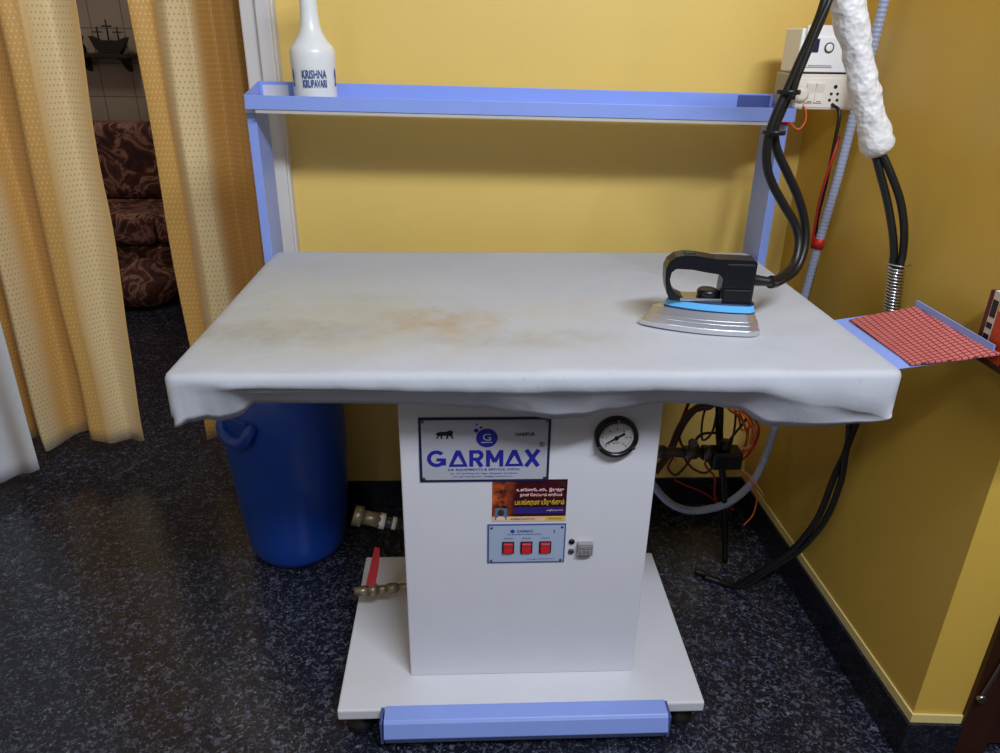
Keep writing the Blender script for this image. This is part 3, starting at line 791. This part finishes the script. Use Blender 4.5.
m = MB().lathe([(.019, .060), (.02, .063), (.02, .070), (.017, .0735), (.006, .074)], (.124, 0, 0), 24, 0, IR)
m.build('steam_dial', 'black_plastic', iron, .001)
m = MB().box((.07, -.006, .1400), (.092, .006, .1445), 0, IR); m.build('trigger_button', 'black_plastic', iron, .002)
m = MB().tube([(.202, 0, .094), (.216, 0, .092), (.242, 0, .090)], lambda t: .012-.004*t, 12, 0, 3, False, IR); m.build('cord_sleeve', 'black_rubber', iron)

# ------------------------------------------------------------------ hoses and cables
def hose(name, pts, r, m, label, cat='hose', group=None, n=10, sub=6):
    return tag(MB().tube(pts, r, n, 0, sub).build(name, m), label, cat, group)
hA = [(.447, .208, .997), (.474, .235, .992), (.513, .27, 1.008), (.526, .29, 1.043), (.516, .3, 1.08), (.487, .3, 1.118), (.459, .3, 1.156), (.441, .3, 1.193), (.436, .3, 1.238), (.443, .3, 1.282), (.457, .3, 1.325), (.471, .3, 1.372), (.485, .3, 1.416), (.495, .3, 1.455), (.506, .31, 1.51), (.516, .33, 1.55), (.535, .36, 1.552), (.553, .37, 1.502)]
hB = [(.45, .214, .987), (.478, .245, .981), (.524, .282, .993), (.544, .302, 1.033), (.54, .312, 1.08), (.519, .312, 1.128), (.489, .312, 1.175), (.460, .312, 1.22), (.450, .312, 1.256), (.457, .312, 1.287), (.470, .312, 1.329), (.483, .312, 1.379), (.496, .312, 1.424), (.506, .312, 1.463), (.515, .322, 1.512), (.528, .34, 1.54), (.540, .36, 1.53), (.552, .376, 1.49)]
hC = [(.462, .286, 1.31), (.466, .286, 1.345), (.477, .287, 1.388), (.488, .288, 1.432), (.501, .29, 1.471), (.512, .3, 1.51), (.524, .32, 1.538), (.545, .348, 1.53), (.56, .362, 1.49)]
hose('steam_hose', hA, .0085, 'black_rubber', 'black iron hose with the tighter inner bend above the steam iron', 'hose', 'hoses rising from the iron')
hose('steam_hose', hB, .0085, 'black_rubber', 'black iron hose with the wider outer bend, furthest from the iron handle', 'hose', 'hoses rising from the iron')
hose('electric_cable', hC, .0055, 'black_rubber', 'thin black cable strapped along the iron hoses above the blue shelf post', 'cable')
for cz, cx, lab in ((1.322, .4585, 'black strap binding the iron hoses at the height of the blue shelf'), (1.252, .4437, 'black strap binding the iron hoses just below the blue shelf')):
    tie = MB().lathe([(.0205, -.004), (.0212, -.002), (.0212, .002), (.0205, .004)], (cx+.002, .302, cz), 18)
    tag(tie.build('hose_strap', 'black_plastic'), lab, 'strap')
hk = MB().tube([(.54, .345, 1.56), (.535, .345, 1.60), (.535, .345, 2.9)], .004, 8, 0, 1).lathe([(.018, -.02), (.02, -.015), (.02, .015), (.018, .02)], (.515, .325, 1.515), 16)
tag(hk.build('hose_hanger', 'black_plastic'), 'black hanger clip holding the iron hoses at the top', 'hanger')
fm = [(.552, .372, 1.53), (.561, .376, 1.498), (.588, .38, 1.442), (.613, .38, 1.383), (.639, .38, 1.322), (.664, .38, 1.271), (.687, .38, 1.224), (.698, .38, 1.203)]
fb = MB(); fb.tube(fm, lambda t: .0282+.0018*math.sin(t*9)+.0015*math.sin(t*23+1)-.012*max(0, (t-.86)/.14)**2, 40, 0, 14)
for i, v in enumerate(fb.v):
    fb.v[i] = v+Vector((noise.noise(v*55), noise.noise(v*55+Vector((9, 0, 0))), noise.noise(v*55+Vector((0, 9, 0)))))*.0036
fo = tag(fb.build('foam_sleeve', 'foam'), 'white bubble-foam sleeve wrapped around hoses before the switch boxes', 'sleeve')
hD = [(.696, .38, 1.211), (.721, .37, 1.17), (.749, .36, 1.117), (.765, .35, 1.063), (.772, .345, 1.014), (.771, .341, .984), (.777, .338, .934), (.784, .338, .875), (.781, .345, .829), (.772, .35, .734), (.766, .352, .62), (.760, .357, .538), (.767, .36, .453), (.763, .38, .323), (.735, .42, .197), (.687, .46, .105), (.645, .49, .03), (.61, .515, .0085), (.575, .535, .0085), (.55, .55, .0085)]
hE = [(.686, .385, 1.211), (.704, .378, 1.169), (.727, .37, 1.116), (.746, .358, 1.057), (.757, .352, 1.013), (.760, .350, .984), (.766, .350, .934), (.772, .351, .875), (.769, .360, .829), (.758, .364, .734), (.757, .366, .62), (.768, .370, .538), (.756, .374, .453), (.748, .392, .316), (.719, .431, .187), (.668, .468, .092), (.622, .50, .02), (.585, .53, .0085), (.555, .56, .0085), (.53, .575, .0085)]
hose('hose', hD, .0078, 'black_rubber', 'right-hand black hose out of the foam sleeve, falling past the tray to the floor', 'hose', 'hoses out of the foam sleeve')
hose('hose', hE, .0078, 'black_rubber', 'left-hand black hose out of the foam sleeve, falling past the tray to the floor', 'hose', 'hoses out of the foam sleeve')
sp = []; turns = 17
for i in range(turns*12+1):
    t = i/(turns*12); c_ = Vector((.766, .345, .984)).lerp(Vector((.779, .343, .870)), t); a = 2*PI*turns*t
    sp.append(c_+Vector((math.cos(a)*.0150, math.sin(a)*.0150, 0)))
spm = MB().tube(sp, .0027, 6, 0, 1)
spm.tube([(.742, .345, .990), (.766, .327, .988), (.789, .335, .989)], .002, 6)
tag(spm.build('coil_spring', 'chrome'), 'shiny steel coil spring around the hoses behind the red mat', 'spring')
# corrugated conduit
cd = [(.760, .6, 1.6), (.760, .61, 1.486), (.760, .62, 1.389), (.760, .64, 1.263), (.760, .66, 1.103), (.756, .68, .953), (.754, .7, .788), (.752, .71, .598), (.742, .7, .402), (.698, .66, .278), (.622, .615, .225), (.547, .60, .205), (.483, .60, .205), (.424, .60, .24), (.36, .59, .33), (.33, .57, .42), (.32, .57, .50)]
cdt = thing('conduit', 'grey corrugated conduit running down the right wall and under the table', 'conduit', (.756, .68, .953))
path = crom(cd, 60); L_ = 0; Rr = [0]
for a, b in zip(path, path[1:]): L_ += (b-a).length; Rr.append(L_)
k = MB(); k.tube(path, lambda t: .0106+.0006*math.sin(2*PI*Rr[min(len(Rr)-1, int(t*(len(Rr)-1)+.5))]/.0095), 12, 0, 1)
k.build('conduit_pipe', 'conduit', cdt)
pt = min(range(len(path)), key=lambda i: abs(path[i].z-.945))
MB().tube([path[pt-5], path[pt], path[pt+5]], .0135, 14, 0, 1).build('tape_band', 'red_tape', cdt)['label'] = 'red tape band'
hose('electric_wire', [(.732, .70, 1.27), (.742, .675, 1.251), (.742, .672, 1.173), (.745, .682, 1.078), (.748, .695, .99), (.768, .70, .899), (.768, .71, .788), (.766, .72, .6)], .004, 'black_rubber', 'thin black wire running down beside the grey conduit', 'wire')
hose('electric_wire', [(.752, .675, 1.20), (.740, .66, 1.165), (.732, .66, 1.108), (.732, .67, 1.054), (.737, .68, .99), (.744, .69, .93)], .0032, 'red_wire', 'red wire hanging beside the grey conduit above its red tape band', 'wire')
hose('wire_loop', [(.657, .72, 1.29), (.661, .70, 1.27), (.673, .70, 1.252), (.675, .70, 1.23), (.664, .70, 1.214), (.648, .7, 1.221), (.637, .7, 1.239), (.640, .705, 1.262), (.648, .72, 1.29)], .0022, 'orange_wire', 'short orange wire loop hanging below the switch box', 'wire')
# under the table at right
hose('drain_hose', [(.505, .58, .85), (.515, .57, .72), (.531, .60, .582), (.543, .605, .495), (.552, .605, .43), (.578, .61, .314), (.605, .61, .168), (.628, .612, .012)], lambda t: .0125-.004*t, 'black_rubber', 'thick black hose hanging behind the valve block down to the floor', 'hose')
hose('drain_hose', [(.56, .63, .84), (.54, .61, .62), (.516, .6, .536), (.477, .6, .525), (.448, .6, .484), (.43, .6, .429), (.416, .6, .383), (.38, .58, .34)], .0095, 'dark_brown_rubber', 'upper of two dark brown hoses sloping left under the table', 'hose', 'dark brown hoses under the table')
hose('drain_hose', [(.58, .66, .84), (.55, .65, .64), (.508, .63, .521), (.47, .63, .498), (.444, .63, .443), (.426, .62, .387), (.40, .61, .34)], .0075, 'dark_brown_rubber', 'lower of two dark brown hoses sloping left under the table', 'hose', 'dark brown hoses under the table')
U = .845
wires = [
 ('brown_wire', .0032, [(.56, .64, U), (.55, .63, .6), (.535, .62, .526), (.509, .62, .514), (.504, .62, .463), (.513, .62, .417), (.535, .62, .441), (.54, .62, .502)], 'brown wire making a tall loop left of the black hose'),
 ('black_plastic', .0038, [(.536, .6, .45), (.503, .6, .447), (.487, .6, .426), (.501, .585, .401)], 'short black wire arching over the steam pipe'),
 ('brown_wire', .0035, [(.455, .575, .39), (.467, .62, .364), (.494, .62, .329), (.532, .62, .312), (.555, .62, .334)], 'brown wire sagging under the steam pipe toward the valve block'),
 ('brown_wire', .0035, [(.50, .60, .39), (.486, .61, .37), (.468, .61, .335), (.446, .61, .313), (.424, .61, .336), (.426, .59, .38)], 'brown wire looped under the left end of the steam pipe'),
 ('orange_wire', .0034, [(.50, .62, U), (.53, .6, .6), (.559, .6, .533), (.599, .6, .512), (.634, .6, .464), (.642, .6, .412), (.61, .59, .381)], 'orange wire in the inner bend right of the valve block'),
 ('orange_wire', .0034, [(.51, .64, U), (.54, .62, .6), (.572, .62, .526), (.619, .62, .496), (.658, .62, .44), (.658, .62, .39), (.62, .6, .362)], 'orange wire in the widest bend right of the valve block'),
 ('orange_wire', .0034, [(.52, .66, U), (.545, .64, .6), (.572, .64, .51), (.607, .64, .479), (.624, .64, .436), (.649, .64, .454), (.632, .64, .491), (.594, .64, .513)], 'orange wire curling back in a small loop under the table edge'),
 ('orange_wire', .0034, [(.53, .62, U), (.56, .615, .58), (.60, .615, .50), (.632, .615, .43), (.62, .60, .39), (.598, .59, .40)], 'orange wire falling straight to the valve block side'),
 ('cream_wire', .0032, [(.53, .63, U), (.55, .615, .6), (.579, .61, .528), (.627, .61, .495), (.648, .61, .446), (.636, .60, .408), (.598, .585, .41)], 'cream wire bending around the orange wires'),
 ('red_wire', .003, [(.597, .575, .385), (.626, .6, .37), (.646, .6, .408), (.654, .6, .458), (.627, .6, .503), (.587, .6, .524), (.54, .61, .62), (.52, .6, U)], 'red wire arching up from the right of the valve block'),
 ('red_wire', .003, [(.512, .57, .38), (.517, .59, .359), (.534, .6, .334), (.554, .6, .308), (.57, .62, .236), (.59, .62, .195)], 'red wire dropping below the valve block along the black hose'),
 ('orange_wire', .0022, [(.59, .57, .37), (.607, .6, .346), (.654, .6, .3), (.681, .6, .251), (.676, .59, .194), (.65, .58, .164)], 'thin orange wire dangling across the grey conduit'),
 ('red_wire', .0022, [(.44, .59, .31), (.481, .62, .273), (.536, .63, .243), (.587, .635, .205), (.637, .63, .18)], 'thin red wire crossing low before the rear skirting'),
 ('cream_wire', .0022, [(.60, .575, .375), (.626, .6, .333), (.667, .62, .294), (.712, .62, .234)], 'thin cream wire end dangling towards the right wall'),
 ('brown_wire', .0036, [(.50, .65, U), (.49, .64, .62), (.468, .64, .52), (.448, .63, .45), (.458, .62, .40), (.49, .60, .395)], 'brown wire between the dark hoses and the black hose'),
 ('orange_wire', .003, [(.49, .66, U), (.48, .65, .60), (.462, .645, .50), (.438, .64, .41), (.43, .635, .37), (.45, .63, .345)], 'dull orange wire following the lower dark brown hose'),
 ('brown_wire', .0034, [(.54, .66, U), (.575, .65, .58), (.60, .65, .50), (.605, .645, .43), (.59, .63, .37), (.56, .62, .34)], 'brown wire curving behind the valve block from the right'),
 ('orange_wire', .0032, [(.545, .67, U), (.59, .65, .56), (.628, .65, .50), (.645, .645, .43), (.628, .63, .36), (.60, .62, .33)], 'orange wire passing behind and below the valve block'),
 ('black_plastic', .0036, [(.56, .65, U), (.62, .64, .56), (.63, .63, .49), (.60, .62, .44), (.57, .60, .415)], 'short black wire slanting down to the top of the valve block'),
]
for m, r, pts, lab in wires:
    hose('electric_wire', pts, r, m, lab, 'wire', 'wires tangled under the table', 8)

# ------------------------------------------------------------------ bottle on the shelf
bt = thing('bottle', 'milky white plastic bottle with blue lettering on the blue shelf', 'bottle', (-.468, .725, 1.2645))
bx, by, bz = -.468, .725, 1.2645
prof = [(.044, 0), (.048, .003), (.0485, .01), (.0485, .05), (.0505, .085), (.0505, .102), (.047, .113), (.036, .125), (.027, .14), (.0215, .158), (.0192, .185), (.0185, .235), (.0175, .24)]
MB().lathe(prof, (bx, by, bz), 48).build('bottle_body', 'bottle', bt)
MB().lathe([(.0205, .228), (.0205, .26), (.012, .268), (.008, .29), (.004, .296)], (bx, by, bz), 28).build('nozzle_cap', 'white_plastic', bt)
lb = MB()
def wrap(cz, x0=0):
    a0 = math.radians(-90)+(.345-.047)*.0   # the print faces the camera side
    yaw = math.atan2(-1.119-by, -.1226-bx)
    def g(x, y, z):
        a = yaw+(x+x0)/.0505; r = .0503+z
        return (bx+r*math.cos(a), by+r*math.sin(a), bz+cz+y)
    return g
lb.text('KRISHNA', .02, wrap(.058), 0, ext=.0006, off=.0003, width=.056, height=.0175)
lb.text('KRUPAVARI', .02, wrap(.0385), 0, ext=.0006, off=.0003, width=.054, height=.0165)
lb.build('printed_lettering', 'ink_navy', bt)['label'] = 'blue printed lettering'
for sx_ in (-.057, .057):
    e_ = MB(); g = wrap(.05, sx_)
    pts = [(-.001, .02), (.0022, .014), (.003, .004), (.0016, -.004), (.0012, -.009), (.0028, -.0125), (.0022, -.0185), (-.0022, -.0185), (-.0028, -.0125), (-.0012, -.009), (-.0016, -.004), (-.003, .004), (-.0022, .014)]
    e_.prism(pts, lambda x, y: g(x, y, 0), lambda x, y: g(x, y, .0006)); e_.build('printed_emblem', 'ink_navy', bt)['label'] = 'blue printed side motif'

# ------------------------------------------------------------------ switch boxes
sb = thing('switch_box', 'white switch box with round push button, uppermost on the corner wall', 'switch box', (.72, .74, 1.335))
MB().box((.635, .705, 1.338), (.786, .80, 1.43)).build('back_box', 'white_plastic', sb, .003)
f = MB().box((.643, .696, 1.34), (.789, .705, 1.437)).box((.651, .6925, 1.350), (.714, .696, 1.412)).box((.655, .6915, 1.352), (.710, .6926, 1.3545), 1)
f.build('face_plate', ['white_plastic', 'grey_plastic'], sb, .002)
MB().box((.659, .690, 1.381), (.673, .693, 1.409)).build('blue_lever', 'navy_plastic', sb, .001)
MB().lathe([(.0085, 0), (.0085, -.003), (.006, -.004)], (.697, .6928, 1.391), 24, axis='y').lathe([(.011, 0), (.011, -.0025), (.0085, -.003)], (.697, .6926, 1.391), 24, 1, axis='y', capt=False).build('push_button', ['white_plastic', 'shade_dark'], sb)
s2 = thing('switch_box', 'cream socket and switch box just under the upper white switch box', 'switch box', (.72, .74, 1.252))
MB().box((.628, .712, 1.262), (.784, .80, 1.335)).build('back_box', 'grey_plastic', s2, .003)
f = MB().box((.638, .703, 1.258), (.787, .712, 1.335)).box((.645, .7005, 1.262), (.785, .703, 1.326)); f.build('face_plate', 'cream_plastic', s2, .002)
for x in (.674, .696):
    w = MB().prism([(.7005, 1.2725), (.6965, 1.2735), (.6985, 1.294), (.694, 1.3145), (.7005, 1.316)], lambda y, z: (x-.0095, y, z), lambda y, z: (x+.0095, y, z)).box((x-.005, .6963, 1.275), (x+.006, .697, 1.2765), 1)
    w.build('switch_rocker', ['cream_plastic', 'ink_black'], s2, .0008)
for i, (x, z) in enumerate(((.733, 1.308), (.724, 1.279), (.742, 1.279), (.7255, 1.2925), (.7405, 1.2925), (.770, 1.308))):
    MB().lathe([(.0035 if i else .0045, 0), (.0035 if i else .0045, -.0008)], (x, .7007, z), 12, axis='y').build('socket_hole', 'ink_black', s2)
pl = thing('power_plug', 'cream plug pushed into the lower switch box', 'plug', (.644, .68, 1.27))
MB().lathe([(.019, 0), (.0185, -.02), (.016, -.03), (.009, -.034)], (.644, .7005, 1.292), 24, axis='y').build('plug_body', 'cream_plastic', pl)
MB().box((.634, .676, 1.262), (.654, .694, 1.276)).build('cable_grip', 'cream_plastic', pl, .004)

# ------------------------------------------------------------------ blue drum
dx_, dy_ = -.632, .742
dr = thing('plastic_drum', 'blue plastic drum on the floor under the left end of the table', 'drum', (dx_, dy_, 0))
prof = [(.105, 0), (.124, .006), (.137, .03), (.144, .08), (.152, .16), (.159, .26), (.164, .36), (.163, .44), (.156, .50), (.143, .545), (.12, .575), (.11, .58), (.11, .60), (.105, .605)]
MB().lathe(prof, (dx_, dy_, 0), 56).build('drum_body', 'drum', dr, 0)
MB().lathe([(.118, .598), (.122, .602), (.122, .632), (.116, .64), (.02, .642)], (dx_, dy_, 0), 40).build('drum_lid', 'black_plastic', dr)
for a in (math.radians(236), math.radians(56)):
    T = Matrix.Translation((dx_, dy_, 0)) @ Matrix.Rotation(a, 4, 'Z')
    h = MB().tube([(.150, -.052, .485), (.168, -.05, .470), (.173, -.035, .446), (.175, 0, .434), (.173, .035, .446), (.168, .05, .470), (.150, .052, .485)], lambda t: .013+.005*math.sin(PI*t), 12, 0, 6, False, T)
    h.prism([(-.05, .46), (-.03, .42), (.03, .42), (.05, .46), (.04, .495), (-.04, .495)], lambda y, z: (.140, y, z), lambda y, z: (.168, y, z), 0, False, T)
    h.build('drum_handle', 'drum', dr, .004)

# ------------------------------------------------------------------ books at the right
bs = thing('book_shelf', 'small dark shelf board on the right wall under the books', 'shelf', (.785, -.03, .90))
MB().box((.766, -.17, .904), (.811, .058, .915)).build('board', 'dark_wood_plain', bs, .002)
MB().prism([(-.15, .904), (-.07, .904), (-.07, .83), (-.11, .86)], lambda y, z: (.795, y, z), lambda y, z: (.806, y, z)).build('bracket', 'dull_metal', bs)
def book(y0, th, hgt, cover, label, tilt=0, band=None, depth=.034):
    T = Matrix.Translation((.768, y0, .915)) @ Matrix.Rotation(math.radians(tilt), 4, 'X')
    b = thing('book', label, 'book', (.785, y0-th/2, .915), 'books on the right wall shelf')
    cv = MB().box((0, -th, 0), (depth, -th+.0018, hgt), 0, T).box((0, -.0018, 0), (depth, 0, hgt), 0, T).box((-.0015, -th, 0), (.001, 0, hgt), 0, T)
    if band:
        for z0, z1, mi in band: cv.box((-.0022, -th+.002, z0), (-.0014, -.002, z1), mi, T)
    cv.build('cover', [cover, 'paper_white', 'ink_black', 'sticker_yellow'], b, .0006)
    MB().box((.0015, -th+.002, .002), (depth-.003, -.002, hgt-.003), 0, T).build('pages', 'paper_white', b)
book(.058, .010, .113, 'book_maroon', 'thin maroon book, furthest back on the right wall shelf')
book(.0475, .018, .115, 'book_white', 'pale book with dark lettering on its spine, second on the right wall shelf', 0, [(.02, .04, 2), (.05, .06, 2), (.07, .10, 2)])
book(.029, .040, .119, 'book_orange', 'orange covered book nearest the viewer on the right wall shelf', 0, [(.085, .108, 3)])
book(-.0115, .026, .108, 'book_maroon', 'thick maroon book in front of the orange book on the wall shelf')

# ------------------------------------------------------------------ tube lamp and added fill lights
def area(name, loc, target, sx, sy, e, col):
    l = bpy.data.lights.new(name, 'AREA'); l.shape = 'RECTANGLE'; l.size = sx; l.size_y = sy; l.energy = e; l.color = col
    o = bpy.data.objects.new(name, l); C.objects.link(o); o.location = loc
    d = Vector(target)-Vector(loc); o.rotation_euler = d.to_track_quat('-Z', 'Y').to_euler(); return o
area('tube_light', (.6, -1.35, 2.62), (-.1, .3, .8), 1.2, .12, 56, (.86, .93, 1.0))
area('room_fill', (-1.2, -2.2, 2.85), (-1.2, -1.6, 0), .5, .5, 10, (.86, .92, 1.0))  # added fill behind the camera for ambient light, not a fitting of the room
area('far_room_fill', (-2.0, 2.4, 2.85), (-2.2, 3.2, 0), .5, .5, 12, (1, .9, .8))  # unseen fill added to brighten the sofa and tiles beyond the doorway
w = bpy.data.worlds.new('world'); bpy.context.scene.world = w; w.use_nodes = True
w.node_tree.nodes['Background'].inputs[0].default_value = (.80, .86, 1.0, 1); w.node_tree.nodes['Background'].inputs[1].default_value = .2

# ------------------------------------------------------------------ camera
cam = bpy.data.cameras.new('camera'); co_ = bpy.data.objects.new('camera', cam); C.objects.link(co_)
cam.sensor_width = 36; cam.sensor_fit = 'HORIZONTAL'; cam.lens = 36*.74644; cam.clip_start = .02
r = Vector((.99906, -.041164, .013555)).normalized(); d = Vector((.043052, .906768, -.419426)).normalized(); u = r.cross(d)
mtx = Matrix(((r.x, u.x, -d.x, -.12257), (r.y, u.y, -d.y, -1.1190), (r.z, u.z, -d.z, 1.41389), (0, 0, 0, 1)))
co_.matrix_world = mtx
sc = bpy.context.scene; sc.camera = co_
sc.view_settings.view_transform = 'Standard'; sc.view_settings.look = 'None'; sc.view_settings.gamma = 1
sc.view_settings.use_curve_mapping = False; sc.view_settings.exposure = 0
for o in bpy.data.objects:
    if '_w' in o: del o['_w']
